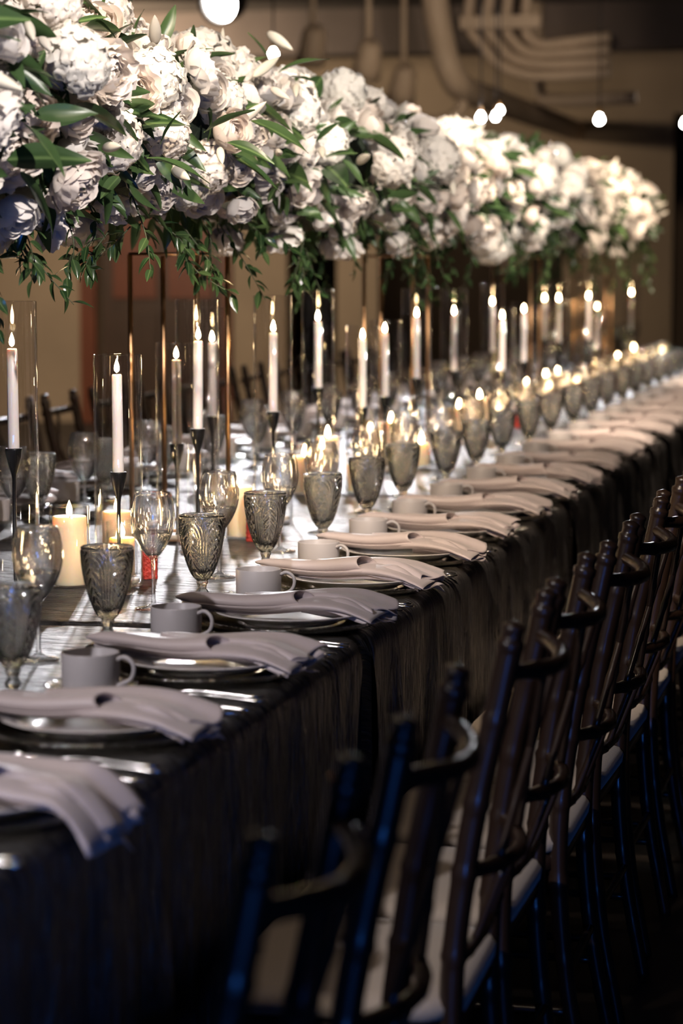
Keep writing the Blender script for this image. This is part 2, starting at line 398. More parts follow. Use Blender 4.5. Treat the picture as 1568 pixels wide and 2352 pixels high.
def pendant(x, y, z, r, label, top=3.2, cord=True):
    t = thing('pendant_bulb', label, 'light bulb', (x, y, z))
    b = MB(); b.lathe([(0, -r), (r*.5, -r*.87), (r*.87, -r*.5), (r, 0), (r*.87, r*.5), (r*.55, r*.9), (r*.4, r*1.4)], 16)
    link('bulb', b.mesh('bulb', 'bulb'), t)
    s = MB(); s.lathe([(r*.4, r*1.35), (r*.5, r*1.4), (r*.5, r*2.8), (r*.2, r*3.1), (0, r*3.1)], 12)
    link('socket', s.mesh('socket', 'brass'), t)
    if cord:
        c = MB(); c.tube([(0, 0, r*3), (0, 0, top - z)], .004, 6); link('cord', c.mesh('cord', 'iron'), t)
    return t
pendant(-.81, 13.0, 2.15, .022, 'bare round bulb hanging by itself against the dark ceiling')
pendant(-.455, 14.0, 2.18, .022, 'bare bulb cut off by the edge of the picture, on its own')
pendant(-1.36, 12.5, 2.14, .020, 'bare bulb peeping above the middle of the flowers, leftmost of three')
pendant(-1.30, 12.6, 2.15, .018, 'bare bulb peeping above the middle of the flowers, rightmost of three')
pendant(-1.33, 12.9, 2.20, .016, 'bare bulb peeping above the middle of the flowers, top of three')
pendant(-2.20, 11.5, 2.40, .020, 'bare bulb glinting between upright leaves above the nearer flowers')
t = thing('stage_lamp', 'glaring round stage lamp at the top of the picture above the flowers', 'lamp', (-3.2, 14.0, 2.93))
b = MB(); b.lathe([(0, .20), (.08, .19), (.12, .10), (.13, -.06), (.115, -.06), (.11, .02)], 20); link('housing', b.mesh('housing', 'iron'), t, (0, 0, 0), (-1.35, 0, -.15))
b = MB(); b.lathe([(.11, 0), (.06, -.015), (0, -.02)], 20); link('lens', b.mesh('lens', 'lens'), t, (0, 0, 0), (-1.35, 0, -.15))
b = MB(); b.tube([(0, .05, .1), (0, .05, .27)], .02, 8); link('bracket', b.mesh('bracket', 'iron'), t)

# ------------------------------------------------------------------ tables and cloths
TOPZ = .76
EDGE, EDGE2 = .018, -1.54
TAB = [(1.62 + 2.405*i, 1.62 + 2.405*(i + 1) - .012) for i in range(7)]
TAB = [(a + .0, b) for a, b in TAB]
def cloth(k, y0, y1):
    rnd = random.Random(k)
    ph = [rnd.uniform(0, 6.28) for _ in range(12)]
    D = .735; rc = .035
    prof = []                          # (x, drop, s) from right hem over the top to left hem
    nd = 26
    def side(edge, sgn):
        out = []
        for i in range(nd): d = D - (D - rc)*i/(nd - 1); out.append((edge, d))
        for a in (20, 40, 60, 80): A = math.radians(a); out.append((edge - sgn*rc*(1 - math.cos(A)), rc*(1 - math.sin(A))))
        return out
    R = side(EDGE, 1); Lf = side(EDGE2, -1)[::-1]
    ntop = 60
    top = [(EDGE - rc - (EDGE - EDGE2 - 2*rc)*i/ntop, 0) for i in range(ntop + 1)]
    prof = R + top + Lf
    ny = 150
    P = []; uv = []; s = 0
    for i, (x, d) in enumerate(prof):
        if i: s += math.hypot(x - prof[i - 1][0], d - prof[i - 1][1])
        row = []
        for j in range(ny + 1):
            f = j/ny
            sgn = 1 if i < len(R) else (-1 if i >= len(R) + len(top) else 0)
            ins = .010 + .10*min(1, d/.4)**.6 if sgn else .004
            y = y0 + ins*0 + f*(y1 - y0)
            # the two ends pull in as the cloth falls
            e = min(f, 1 - f)
            y = y0 + ins + f*(y1 - y0 - 2*ins)
            g = min(1, d/.3)
            fold = (.011*math.sin(y*34 + ph[0] + .8*math.sin(y*5 + ph[1])) + .008*math.sin(y*61 + ph[2] + 1.5*math.sin(y*9 + ph[3])) + .010*math.sin(y*13 + ph[4]))*g
            xx = x + sgn*(fold*.8 + .004*g)
            z = TOPZ - d
            if sgn == 0:
                z += .0016*math.sin(x*23 + ph[5] + 2*math.sin(y*4)) * math.sin(y*17 + ph[6])
            # rounded ends
            dist = e*(y1 - y0)
            if dist < .02: z -= (.02 - dist)**2/.02*.9
            row.append((xx, y, z)); uv.append((s + .37*k, y, 0))
        P.append(row)
    # end flaps hanging into the gap between neighbouring tables
    mb = MB(); mb.grid(P)
    for j, dy in ((0, 1), (ny, -1)):
        F = []; i0, i1 = len(R) - 4, len(R) + len(top) + 3
        for q in range(8):
            rowf = []
            for i in range(i0, i1):
                px, py, pz = P[i][j]
                rowf.append((px, py + dy*.004*q, max(.03, pz - .10*q)))
                uv.append((prof[i][0] + .3, py + .1*q, 0))
            F.append(rowf)
        mb.grid(F)
    me = mb.mesh('tablecloth', 'velvet')
    at = me.attributes.new('clothuv', 'FLOAT_VECTOR', 'POINT')
    at.data.foreach_set('vector', np.array(uv, dtype=np.float32).ravel())
    return me
WH = ['nearest', 'second', 'third', 'fourth', 'fifth', 'sixth', 'farthest']
for k, (a, b) in enumerate(TAB):
    tag(link('tablecloth', cloth(k, a, b)), 'dark crushed velvet cloth hanging to the floor over the %s table of the row' % WH[k], 'tablecloth', 'velvet cloths along the long table')
    t = thing('banquet_table', 'banquet table hidden under the %s dark velvet cloth' % WH[k], 'table', (-.76, (a + b)/2, 0), 0, 'tables of the long row')
    hl = (b - a)/2 - .045
    link('tabletop', box_mesh('tabletop', 'under', -.72, .72, -hl, hl, .715, .742), t)
    lg = MB(); lg.tube([(0, 0, 0), (0, 0, .715)], .018, 8); lgm = lg.mesh('leg', 'iron')
    for sx in (-.62, .62):
        for sy in (-1, 1): link('leg', lgm, t, (sx, sy*(hl - .15), 0))

# ------------------------------------------------------------------ chairs
def rings(z0, z1, zs, base, amp=.0028, w=.0035):
    def f(t):
        z = z0 + (z1 - z0)*t
        return base + sum(amp*math.exp(-((z - q)/w)**2) for q in zs)
    return f
def chair_meshes():
    m = {}
    mb = MB()
    path = smooth_path([(.205, 0, 0), (.165, 0, .22), (.150, 0, .45), (.172, 0, .66), (.212, 0, .86), (.230, 0, .950)], 120)
    zs = []
    for z in (.10, .24, .38, .52, .62, .72, .82): zs += [z - .006, z + .006]
    def rp(t):
        z = path[min(int(t*120 + .5), 120)].z
        r = .0120 + .0042*min(1, z/.45) + sum(.0024*math.exp(-((z - q)/.0035)**2) for q in zs)
        if z > .925: r = .0138 + .0022*math.exp(-((z - .943)/.004)**2)
        if z > .940: r *= math.sqrt(max(.02, 1 - ((z - .940)/.0101)**2))
        if abs(z - .92) < .006: r += .0018
        return r
    mb.tube(path, rp, 14); m['post'] = mb.mesh('rear_post', 'lacquer')
    mb = MB()
    pf = [(-.142 - .012*(1 - i/40.), 0, .43*i/40.) for i in range(41)]
    mb.tube(pf, rings(0, .43, [.09, .10, .2, .21, .31, .32, .40, .41], .0135), 12); m['leg'] = mb.mesh('leg', 'lacquer')
    # seat frame ring, rounded trapezium
    def outline(n, hx, hy, r, x0):
        pts = []
        for cx, cy, a0 in ((hx - r, hy - r, 0), (-hx + r, hy - r, 90), (-hx + r, -hy + r, 180), (hx - r, -hy + r, 270)):
            for i in range(n):
                a = math.radians(a0 + 90*i/(n - 1)); x = cx + r*math.cos(a); y = cy + r*math.sin(a)
                y *= 1 + .10*(-x)/hx*.5
                pts.append((x + x0, y))
        return pts
    def pad(levels, n=7):
        mb = MB(); v = []; rows = []
        for hx, hy, r, z in levels: rows.append([(x, y, z) for x, y in outline(n, hx, hy, r, .0)])
        k = len(rows[0]); v = [p for r_ in rows for p in r_]; f = []
        for i in range(len(rows) - 1):
            for j in range(k): f.append((i*k + j, i*k + (j + 1) % k, (i + 1)*k + (j + 1) % k, (i + 1)*k + j))
        f += [tuple(range(k - 1, -1, -1)), tuple((len(rows) - 1)*k + j for j in range(k))]
        return mb.add(v, f)
    m['frame'] = pad([(.150, .180, .04, .400), (.158, .188, .045, .404), (.158, .188, .045, .424), (.150, .180, .04, .428)]).mesh('seat_frame', 'lacquer')
    m['cushion'] = pad([(.150, .180, .05, .4285), (.163, .193, .06, .434), (.165, .195, .06, .448), (.158, .188, .06, .460), (.135, .165, .055, .467), (.08, .10, .04, .471), (.01, .01, .004, .472)]).mesh('seat_cushion', 'cushion')
    def rail(z, bow, r, xb, sag=0, n=40):
        pts = []
        for i in range(n + 1):
            y = -.158 + .316*i/n; q = 1 - (y/.158)**2
            pts.append((xb + bow*q, y, z - sag*q))
        mb = MB(); return mb.tube(pts, rings(0, 1, [.18, .2, .34, .36, .5, .52, .66, .68, .82, .84], r, .0016, .006), 10)
    a = rail(.885, .050, .0115, .217, .010); m['top_rail'] = a.mesh('top_rail', 'lacquer')
    a = rail(.625, .046, .0105, .168, .006); m['mid_rail'] = a.mesh('mid_rail', 'lacquer')
    m['low_rail'] = rail(.505, .010, .009, .155).mesh('low_rail', 'lacquer')
    def spindle(ya, yb):
        qa = 1 - (ya/.158)**2; qb = 1 - (yb/.158)**2
        p0 = Vector((.168 + .046*qa, ya, .628)); p1 = Vector((.216 + .050*qb, yb, .874))
        mb = MB(); mb.tube([p0.lerp(p1, i/20) for i in range(21)], rings(0, 1, [.3, .32, .7, .72], .0062, .0014, .012), 8)
        return mb.mesh('spindle', 'lacquer')
    m['spindles'] = [spindle(-.085, .075), spindle(.085, -.075)]
    def low_spindle(y):
        q = 1 - (y/.158)**2
        mb = MB(); mb.tube([Vector((.155 + .01*q, y, .505)).lerp(Vector((.167 + .042*q, y, .610)), i/8) for i in range(9)], .006, 8)
        return mb.mesh('spindle', 'lacquer')
    m['spindles'] += [low_spindle(-.06), low_spindle(.06)]
    def bar(p, q, r=.008):
        mb = MB(); mb.tube([Vector(p).lerp(Vector(q), i/16) for i in range(17)], rings(0, 1, [.3, .33, .67, .7], r, .0015, .015), 8); return mb.mesh('stretcher', 'lacquer')
    m['stretch'] = [bar((-.148, -.165, .20), (-.148, .165, .20)), bar((-.148, -.165, .16), (.172, -.155, .16)), bar((-.148, .165, .16), (.172, .155, .16)), bar((.166, -.155, .22), (.166, .155, .22))]
    return m
CH = chair_meshes()
def chair(x, y, rz, label, group):
    t = thing('bamboo_style_chair', label, 'chair', (x, y, 0), rz, group)
    for sy in (-.158, .158): link('rear_post', CH['post'], t, (0, sy, 0))
    for sy in (-.168, .168): link('leg', CH['leg'], t, (0, sy, 0))
    link('seat_frame', CH['frame'], t); link('seat_cushion', CH['cushion'], t)
    link('top_rail', CH['top_rail'], t); link('mid_rail', CH['mid_rail'], t); link('low_rail', CH['low_rail'], t)
    for s in CH['spindles']: link('spindle', s, t)
    for s in CH['stretch']: link('stretcher', s, t)
    return t
CY = [1.965, 2.475, 3.125, 3.565, 4.04, 4.49, 4.95, 5.42, 5.90, 6.37, 6.85]
rnd = random.Random(5)
for i, y in enumerate(CY):
    chair(.214 + rnd.uniform(-.004, .008), y, rnd.uniform(-.03, .03), 'dark bamboo-style chair, %s from the front of the row nearest the camera' % ORD[i], 'chairs along the near side of the table')
for i in range(14):
    chair(-1.52 - .235 + rnd.uniform(-.012, .0), 6.95 + .49*i, PI + rnd.uniform(-.05, .05), 'dark bamboo-style chair across the table, %s in view from the front' % ORD[i], 'chairs along the far side of the table')

# ------------------------------------------------------------------ tableware meshes
TZ = TOPZ + .0022
def goblet_mesh():
    n = 360; zb, zt, = .050, .170
    def bowl(z):
        t = (z - zb)/(zt - zb)
        return .0115 + (.0425 - .0115)*math.sin(min(1, t*1.02)*PI/2)**.72
    prof = [(0, 0), (.036, 0), (.0375, .0025), (.034, .005), (.018, .0085), (.0095, .013), (.0075, .018), (.0105, .0225), (.0125, .0265), (.0105, .030), (.0075, .0335), (.0085, .040), (.0115, .045), (.0105, .048)]
    k0 = len(prof)
    rows = 150
    prof += [(bowl(zb + (zt - zb)*i/rows), zb + (zt - zb)*i/rows) for i in range(rows + 1)]
    k1 = len(prof)
    prof += [(.0418, zt + .0012), (.0408, zt + .0008), (.0400, zt - .002)]
    prof += [(max(.004, bowl(zt - (zt - zb)*i/14) - .0032), zt - (zt - zb)*i/14 + .0) for i in range(1, 13)]
    prof += [(0, zb + .010)]
    def fn(r, z, a, i):
        if i < 6 and i > 0: return r*(1 + .03*math.cos(24*a))
        if 6 <= i < k0: return r*(1 + .05*math.cos(8*a))
        if not (k0 <= i < k1): return r
        t = (z - zb)/(zt - zb)
        p = (a/(2*PI)*5) % 1.0; u = (p - .5)*2; pan = int(a/(2*PI)*5 + 1e-9)
        if t > .955: return r + .0012*(1 if t > .97 else 0)
        dv = max(0, t - .60)*2.6
        d = math.hypot(u, dv)
        amp = min(1, t/.12)
        if d > .56:
            h = .0030*(.5 + .5*math.cos((d - .56)*2*PI/.22))**.8
        elif pan % 2 == 0:
            q1 = .5 + .5*math.cos(2*PI*(u/.58 + t/.15)); q2 = .5 + .5*math.cos(2*PI*(u/.58 - t/.15)); h = .0026*max(q1**2, q2**2)
        else:
            h = .0028*(.5 + .5*math.cos(2*PI*(abs(u)/.56 + t/.13)))**1.3
            if abs(u) < .07: h = .0028
        return r + amp*(h - .001)
    mb = MB(); mb.lathe(prof, n, fn=fn)
    return mb.mesh('goblet', 'goblet')
def wine_meshes():
    out = [(0, 0), (.034, 0), (.0345, .0012), (.030, .003), (.012, .006), (.0048, .011), (.0038, .02), (.0036, .06), (.0042, .088), (.0075, .095)]
    def bw(t): return .0075 + .0335*math.sin(min(1, t/.62)*PI/2)**.8 - max(0, t - .62)**2*.055
    bz0, bz1 = .095, .215
    bowl = [(bw(i/22), bz0 + (bz1 - bz0)*i/22) for i in range(1, 23)]
    rim = [(bowl[-1][0] - .0005, bz1 + .0006)]
    inner = [(bw(i/22) - .0011, bz0 + (bz1 - bz0)*i/22) for i in range(22, 0, -1)] + [(0, bz0 + .005)]
    mb = MB(); mb.lathe(out + bowl + rim + inner, 40); g = mb.mesh('bowl_and_stem', 'wine')
    lev = .40
    w = [(0, bz0 + .0055)] + [(bw(lev*i/9) - .0016, bz0 + (bz1 - bz0)*lev*i/9) for i in range(1, 10)] + [(bw(lev) - .004, bz0 + (bz1 - bz0)*lev - .0008), (0, bz0 + (bz1 - bz0)*lev - .0008)]
    mb = MB(); mb.lathe(w, 40); return g, mb.mesh('water', 'water')
def charger_mesh():
    R = .164
    prof = [(0, 0), (.085, 0), (.095, .0015), (.115, .0035), (.135, .006), (.152, .009), (.162, .0125), (R, .0140), (R - .001, .0155), (.160, .0150), (.150, .0115), (.132, .0085), (.113, .006), (.095, .0042), (.085, .0035), (0, .0035)]
    n = 192
    mb = MB(); v = []
    for i, (r, z) in enumerate(prof):
        for k in range(n):
            a = 2*PI*k/n; zz = z + (.0020*(1 if k % 2 else -1) if .09 < r < .161 else 0)
            rr = r + (.0012*math.cos(a*48) if r > .158 else 0)
            v.append((rr*math.cos(a), rr*math.sin(a), zz + .0012))
    f = [(i*n + k, i*n + (k + 1) % n, (i + 1)*n + (k + 1) % n, (i + 1)*n + k) for i in range(len(prof) - 1) for k in range(n)]
    mb.add(v, f); return mb.mesh('charger_plate', 'charger')
def plate_mesh():
    prof = [(0, .001), (.078, .001), (.080, 0), (.084, 0), (.086, .002), (.100, .0075), (.118, .0135), (.133, .0185), (.136, .0205), (.1345, .0215), (.120, .0180), (.100, .0115), (.090, .0075), (.082, .0055), (0, .0050)]
    mb = MB(); mb.lathe(prof, 64); return mb.mesh('dinner_plate', 'ceramic')
def cup_meshes():
    prof = [(0, 0), (.036, 0), (.0385, .0015), (.0415, .006), (.0425, .015), (.0428, .058), (.0422, .0595), (.0412, .0595), (.0404, .058), (.0400, .012), (.036, .006), (0, .005)]
    mb = MB(); mb.lathe(prof, 48); c = mb.mesh('cup_body', 'cup')
    mb = MB(); mb.tube(smooth_path([(.0410, 0, .050), (.055, 0, .0545), (.067, 0, .047), (.0695, 0, .034), (.063, 0, .021), (.0415, 0, .011)], 24), .0033, 10)
    return c, mb.mesh('handle', 'cup')
def saucer_mesh():
    prof = [(0, 0), (.030, 0), (.045, .003), (.060, .008), (.0685, .013), (.0695, .0145), (.067, .0150), (.058, .0105), (.044, .0058), (.030, .0035), (0, .003)]
    n = 96; mb = MB(); v = []
    for r, z in prof:
        for k in range(n):
            a = 2*PI*k/n; v.append((r*(1 + (.012*math.cos(a*24) if r > .05 else 0))*math.cos(a), r*(1 + (.012*math.cos(a*24) if r > .05 else 0))*math.sin(a), z + (.0012*math.cos(a*24) if r > .04 else 0) + .0012))
    f = [(i*n + k, i*n + (k + 1) % n, (i + 1)*n + (k + 1) % n, (i + 1)*n + k) for i in range(len(prof) - 1) for k in range(n)]
    mb.add(v, f); return mb.mesh('saucer', 'saucer')
def flat_strip(sections, th):
    """sections: (x, halfwidth, z); a plate-like bar with bevelled edge"""
    mb = MB(); v = []; f = []
    for x, w, z in sections:
        v += [(x, -w, z), (x, -w*.6, z + th), (x, w*.6, z + th), (x, w, z), (x, 0, z - th*.3)]
    m = len(sections)
    for i in range(m - 1):
        for k in range(5): f.append((i*5 + k, i*5 + (k + 1) % 5, (i + 1)*5 + (k + 1) % 5, (i + 1)*5 + k))
    f += [(4, 3, 2, 1, 0), tuple((m - 1)*5 + k for k in range(5))]
    return mb.add(v, f)
HANDLE = [(.105, .004, .0012), (.103, .0085, .0012), (.085, .0085, .0015), (.06, .006, .0030), (.02, .0036, .0055), (-.01, .0032, .0060)]
def fork_mesh():
    mb = flat_strip(HANDLE + [(-.025, .004, .0040), (-.040, .0105, .0020), (-.055, .0120, .0012)], .0022)
    for k in range(4):
        y = -.0098 + .0065*k
        mb.tube([(-.052, y, .0020), (-.075, y*.98, .0026), (-.092, y*.95, .0062), (-.098, y*.94, .0082)], [.0018, .0016, .0013, .0006], 6)
    return mb.mesh('fork', 'steel')
def knife_mesh():
    mb = flat_strip([(.108, .004, .001), (.106, .008, .001), (.06, .0075, .0012), (.01, .006, .0015), (.0, .0045, .0012), (-.01, .0085, .0008), (-.07, .0095, .0008), (-.105, .006, .0008), (-.115, .0015, .0008)], .0026)
    return mb.mesh('knife', 'steel')
def spoon_mesh():
    mb = flat_strip(HANDLE, .0022)
    P = []
    for i in range(9):
        t = i/8; row = []
        for j in range(9):
            s = j/4 - 1; x = -.010 - .060*t; w = .0195*math.sin(PI*min(1, (t*.93 + .07)))**.6
            row.append((x, w*s, .0062 - .0045*math.sin(PI*t)*(1 - s*s) - .002*t + .0006))
        P.append(row)
    mb.grid(P)
    P2 = [[(x, y, z - .0012) for x, y, z in r][::-1] for r in P]; mb.grid(P2)
    return mb.mesh('spoon', 'steel')
def napkin_mesh(seed, big=0.0):
    r = random.Random(seed); ph = [r.uniform(0, 6.28) for _ in range(8)]
    Ln = .355; ns = 56; x0 = -.190
    mb = MB()
    def drop(s): return -(.012 + .045*big)*max(0, (s - .82)/.18)**2
    def arch(s): return .010 + .007*math.sin(PI*min(1, s*1.1))**.8 + .004*math.sin(s*9 + ph[0])
    def yc(s): return .018*math.sin(s*3.2 + ph[5]) + .012*(s - .5)
    # upper folded sheet, doubled over along the back edge
    def sheet(off, w0, w1, ylo, zoff, amp, wav):
        P = []
        for i in range(ns + 1):
            s = off + (1 - off)*i/ns; w = (w0 + (w1 - w0)*s**1.6)*(min(1, (s - off)/.07 + .25)**.5)
            row = []
            for j in range(25):
                t = j/24
                y = yc(s) + ylo + w*(t - .5)*2*.5
                z = arch(s) + zoff + drop(s) + amp*math.sin(t*PI*wav + ph[1] + s*2.6)*(.35 + .65*s) + .004*math.sin(t*11 + s*5 + ph[2])*s
                if t < .12: z -= .008*(1 - t/.12)**2
                x = x0 + Ln*s + (.018*math.sin(t*7 + ph[3]) + .03*(t - .5))*max(0, s - .75)*2.4
                row.append((x, y, z))
            P.append(row)
        mb.grid(P); return P
    # folded body of the napkin, closed and rounded at its left end
    P = []
    for i in range(45):
        s = i/44; w = (.040 + .030*s**1.6)*min(1, (s/.10)**.5 if s > 0 else 0) + .0005; th = .0105*min(1, (s/.06)**.5 if s > 0 else 0)*(1 - .55*max(0, s - .7)/.3) + .0004
        row = []
        for j in range(25):
            a = 2*PI*j/24; row.append((x0 + Ln*s, yc(s) - .008 + w*math.cos(a), arch(s) - .001 + drop(s) + th*math.sin(a)))
        P.append(row)
    mb.grid(P)
    A = sheet(.03, .075, .125, .006, -.004, .005, 2.2)
    B = sheet(.06, .070, .105, .014, .007, .006, 1.7)
    Cc = sheet(.30, .040, .115, .020, .012, .006, 2.6)
    # far rolled edge joining the sheets, and the rolled fold along the near side, open at its end
    P = []
    for i in range(41):
        s = .05 + .59*i/40; row = []
        rr = (.0125 + .014*s)*(min(1, (s - .05)/.08 + .2)**.5)*(1 + .10*math.sin(s*7 + ph[4])); cy = yc(s) - .040 - .010*math.sin(s*5)
        cz = arch(s) + .010 + drop(s)
        for j in range(30):
            a = -.3 + j/29*2*PI*1.42; q = rr*(1 - .42*j/29)
            row.append((x0 + Ln*s + .016*math.sin(a), cy - q*math.sin(a + 2.4)*1.25, cz + q*math.cos(a + 2.4)*.85))
        P.append(row)
    mb.grid(P)
    # the loose flap that runs on from the roll to the right-hand corner
    P = []
    for i in range(25):
        s = .60 + .40*i/24; row = []
        for j in range(13):
            t = j/12; w = .035 + .055*(s - .6)/.4
            y = yc(s) - .052 - .014*(s - .6)*2 + w*t
            z = arch(s) - .012 + drop(s) + .022*math.sin(PI*t*1.15 + .2)*(.45 + .55*min(1, (s - .6)/.2))*(1 - .45*max(0, s - .8)/.2) + .005*math.sin(t*8 + s*14 + ph[6])
            row.append((x0 + Ln*s + .03*(t - .4)*max(0, s - .8)*4, y, z))
        P.append(row)
    mb.grid(P)
    me = mb.mesh('napkin', 'napkin')
    return me
def solid(o, th):
    md = o.modifiers.new('thickness', 'SOLIDIFY'); md.thickness = th; md.offset = 0
    return o
GOB = goblet_mesh(); WINE, WATER = wine_meshes(); CHG = charger_mesh(); PLT = plate_mesh(); CUP, HAND = cup_meshes(); SAU = saucer_mesh()
FORK, KNIFE, SPOON = fork_mesh(), knife_mesh(), spoon_mesh()
NAPS = [napkin_mesh(s) for s in (3, 8, 14, 21)]; NAPBIG = napkin_mesh(5, 1.0)

NEARY = [2.57, 3.06, 3.56, 4.07, 4.56, 5.01, 5.45, 5.90, 6.37, 6.84, 7.32, 7.82] + [7.82 + .49*i for i in range(1, 11)]
FARY = [5.25 + .49*i for i in range(25)]
def setting(y, i, side):
    near = side == 'near'
    row = 'near side' if near else 'far side'
    o = ORD[i]
    sg = 1 if near else -1
    def X(x): return x if near else -1.522 - x
    def Y(d): return y + d*sg
    rz = 0 if near else PI
    r = random.Random(i*7 + (0 if near else 1000))
    j = lambda a: r.uniform(-a, a)
    cx = X(-.132)
    vis_plate = near and y < 12.6 or not near
    if vis_plate:
        tag(link('charger_plate', CHG, None, (cx, y, TZ), (0, 0, r.uniform(0, 6))), 'ribbed clear glass charger under the %s plate from the front, %s' % (o, row), 'charger plate', 'glass chargers')
        tag(link('dinner_plate', PLT, None, (cx, y, TZ + .0082), (0, 0, r.uniform(0, 6))), 'white dinner plate under the %s folded napkin from the front, %s' % (o, row), 'plate', 'white dinner plates')
        nm_ = NAPBIG if near and i == 0 else NAPS[i % 4 if i else 0]
        nk = link('napkin', nm_, None, (cx + sg*(-.005 + j(.008)) + (.03 if near and i == 0 else 0), y + j(.012), TZ + .0245), (0, 0, rz + j(.10)))
        solid(nk, .0014)
        tag(nk, ('lilac satin napkin with a draped corner on the %s plate from the front, %s' if near and i == 0 else 'folded lilac satin napkin on the %s plate from the front, %s') % (o, row), 'napkin', 'satin napkins')
    gx, gy = X(-.358 + j(.006)), Y((.19 if not near or i < 4 or i > 7 else .158) + j(.006))
    ux, uy = X(-.265), Y(.262 + j(.004))
    if near and 4 <= i <= 7: uy = y + .228
    wx, wy = X(-.440 + j(.006)), Y(.085 + j(.03))
    if near and i == 1: gx, gy, ux, uy = -.335, 3.262, -.243, 3.338
    if near and i == 3: wx, wy = -.432, 4.21
    if near and i == 2: wx, wy = -.432, 3.62
    tag(link('goblet', GOB, None, (gx, gy, TZ), (0, 0, r.uniform(0, 6.28))), 'smoky pressed-glass goblet at the %s place from the front, %s' % (o, row), 'goblet', 'pressed glass goblets')
    t = thing('wine_glass', 'clear stemmed wine glass with water at the %s place from the front, %s' % (o, row), 'wine glass', (wx, wy, TZ), 0, 'stemmed wine glasses')
    link('bowl_and_stem', WINE, t); link('water', WATER, t)
    tag(link('saucer', SAU, None, (ux, uy, TZ), (0, 0, r.uniform(0, 6))), 'scalloped clear glass saucer at the %s place from the front, %s' % (o, row), 'saucer', 'glass saucers')
    t = thing('coffee_cup', 'plain white coffee cup at the %s place from the front, %s' % (o, row), 'cup', (ux, uy, TZ + .0050), (-.05 if near else PI) + j(.25), 'white coffee cups')
    link('cup_body', CUP, t); link('handle', HAND, t)
    if vis_plate and near:
        for nme, m_, d, dx, lab in (('knife', KNIFE, .186, .0, 'steel table knife'), ('spoon', SPOON, .212, .012, 'steel spoon'), ('fork', FORK, -.188, .004, 'steel dinner fork'), ('fork', FORK, -.216, .016, 'steel salad fork')):
            if not near and nme == 'spoon': continue
            tag(link(nme, m_, None, (X(-.092 + dx + j(.004)), Y(d + j(.002)), TZ + .0004), (0, 0, rz + j(.03))), '%s at the %s place from the front, %s' % (lab, o, row), nme, 'steel cutlery')
for i, y in enumerate(NEARY): setting(y, i, 'near')
for i, y in enumerate(FARY): setting(y, i, 'far')

# ------------------------------------------------------------------ candles
def flame_mesh(h=.028, r=.0055):
    prof = []
    for i in range(8):
        t = i/7; prof.append((r*(math.sin(PI*t**.62)**1.0) if 0 < i < 7 else 0, h*t))
    mb = MB(); mb.lathe(prof, 7); return mb.mesh('flame', 'flame')
FLAME = flame_mesh()
TAPL = .205
mb = MB(); mb.lathe([(0, 0), (.0095, 0), (.0112, .01), (.0108, .10), (.0102, TAPL - .004), (.0085, TAPL - .001), (.004, TAPL - .003), (0, TAPL - .003)], 20); TAPER = mb.mesh('wax', 'taper_wax')
mb = MB(); mb.tube([(0, 0, -.004), (.0006, 0, .004), (.0002, .0006, .011)], .0009, 6); WICK = mb.mesh('wick', 'wick')
def holder_mesh(h):
    mb = MB()
    mb.lathe([(0, h - .012), (.0125, h - .012), (.0128, h), (.0165, h), (.0166, h - .003), (.0150, h - .016), (.0105, h - .034), (.0055, h - .05), (.0040, h - .06), (.0036, .012), (.008, .0085), (0, .0085)], 18)
    return mb.mesh('holder_stem', 'iron')
def cyl_mesh(h, r=.0475):
    mb = MB(); mb.lathe([(0, .003), (r - .003, .003), (r - .0022, .006), (r - .0022, h - .001), (r - .0011, h), (r, h - .001), (r, .002), (r - .003, 0), (0, 0)][::-1], 40)
    return mb.mesh('glass_cylinder', 'cylinder')
mb = MB(); mb.lathe([(0, .001), (.038, .001), (.040, .003), (.040, .007), (.038, .0088), (0, .0088)], 32); BASE = mb.mesh('base_plate', 'cream')
TAPERS = [(-.766, 4.372, 1.246, 1), (-.600, 4.506, 1.192, 0), (-.725, 5.28, 1.189, 0), (-.613, 5.079, 1.239, 1), (-.887, 6.10, 1.200, 1), (-.613, 5.704, 1.239, 1),
          (-.786, 6.830, 1.239, 1), (-.630, 6.730, 1.190, 0), (-.666, 7.183, 1.196, 0), (-.640, 7.520, 1.236, 1), (-.674, 8.311, 1.226, 1), (-.628, 9.017, 1.196, 0),
          (-.824, 9.90, 1.233, 1), (-.612, 9.415, 1.213, 0), (-.967, 12.179, 1.214, 1), (-.767, 11.342, 1.227, 1), (-.630, 11.377, 1.237, 1), (-.672, 11.980, 1.175, 0), (-.681, 13.443, 1.227, 1)]
TAPERS.sort(key=lambda q: q[1])
for i, (x, y, zf, tall) in enumerate(TAPERS):
    hz = zf - TAPL - TZ - .004                 # top of the iron cup above the cloth
    o = ORD[i]; sz = 'tall' if tall else 'shorter'
    zb = TZ + .004
    tilt = random.Random(i).uniform(-.012, .012)
    hr = thing('candle_holder', 'slender black iron candle holder on a cream disc, %s from the front' % o, 'candle holder', (x, y, zb), 0, 'black iron candle holders')
    link('holder_stem', holder_mesh(hz), hr); link('base_plate', BASE, hr)
    t = thing('taper_candle', 'lit pale taper candle, %s from the front in the glass cylinders' % o, 'candle', (x, y, zb + hz - .0118), i*1.1, 'lit taper candles')
    t.rotation_euler.x = tilt
    link('wax', TAPER, t); link('wick', WICK, t, (0, 0, TAPL)); link('flame', FLAME, t, (0, 0, TAPL + .002))
    tag(link('glass_cylinder', cyl_mesh(zf - TZ + (.078 if tall else .026)), None, (x, y, TZ)), '%s clear glass cylinder around the %s taper candle from the front' % (sz, o), 'glass cylinder', 'clear glass cylinders')
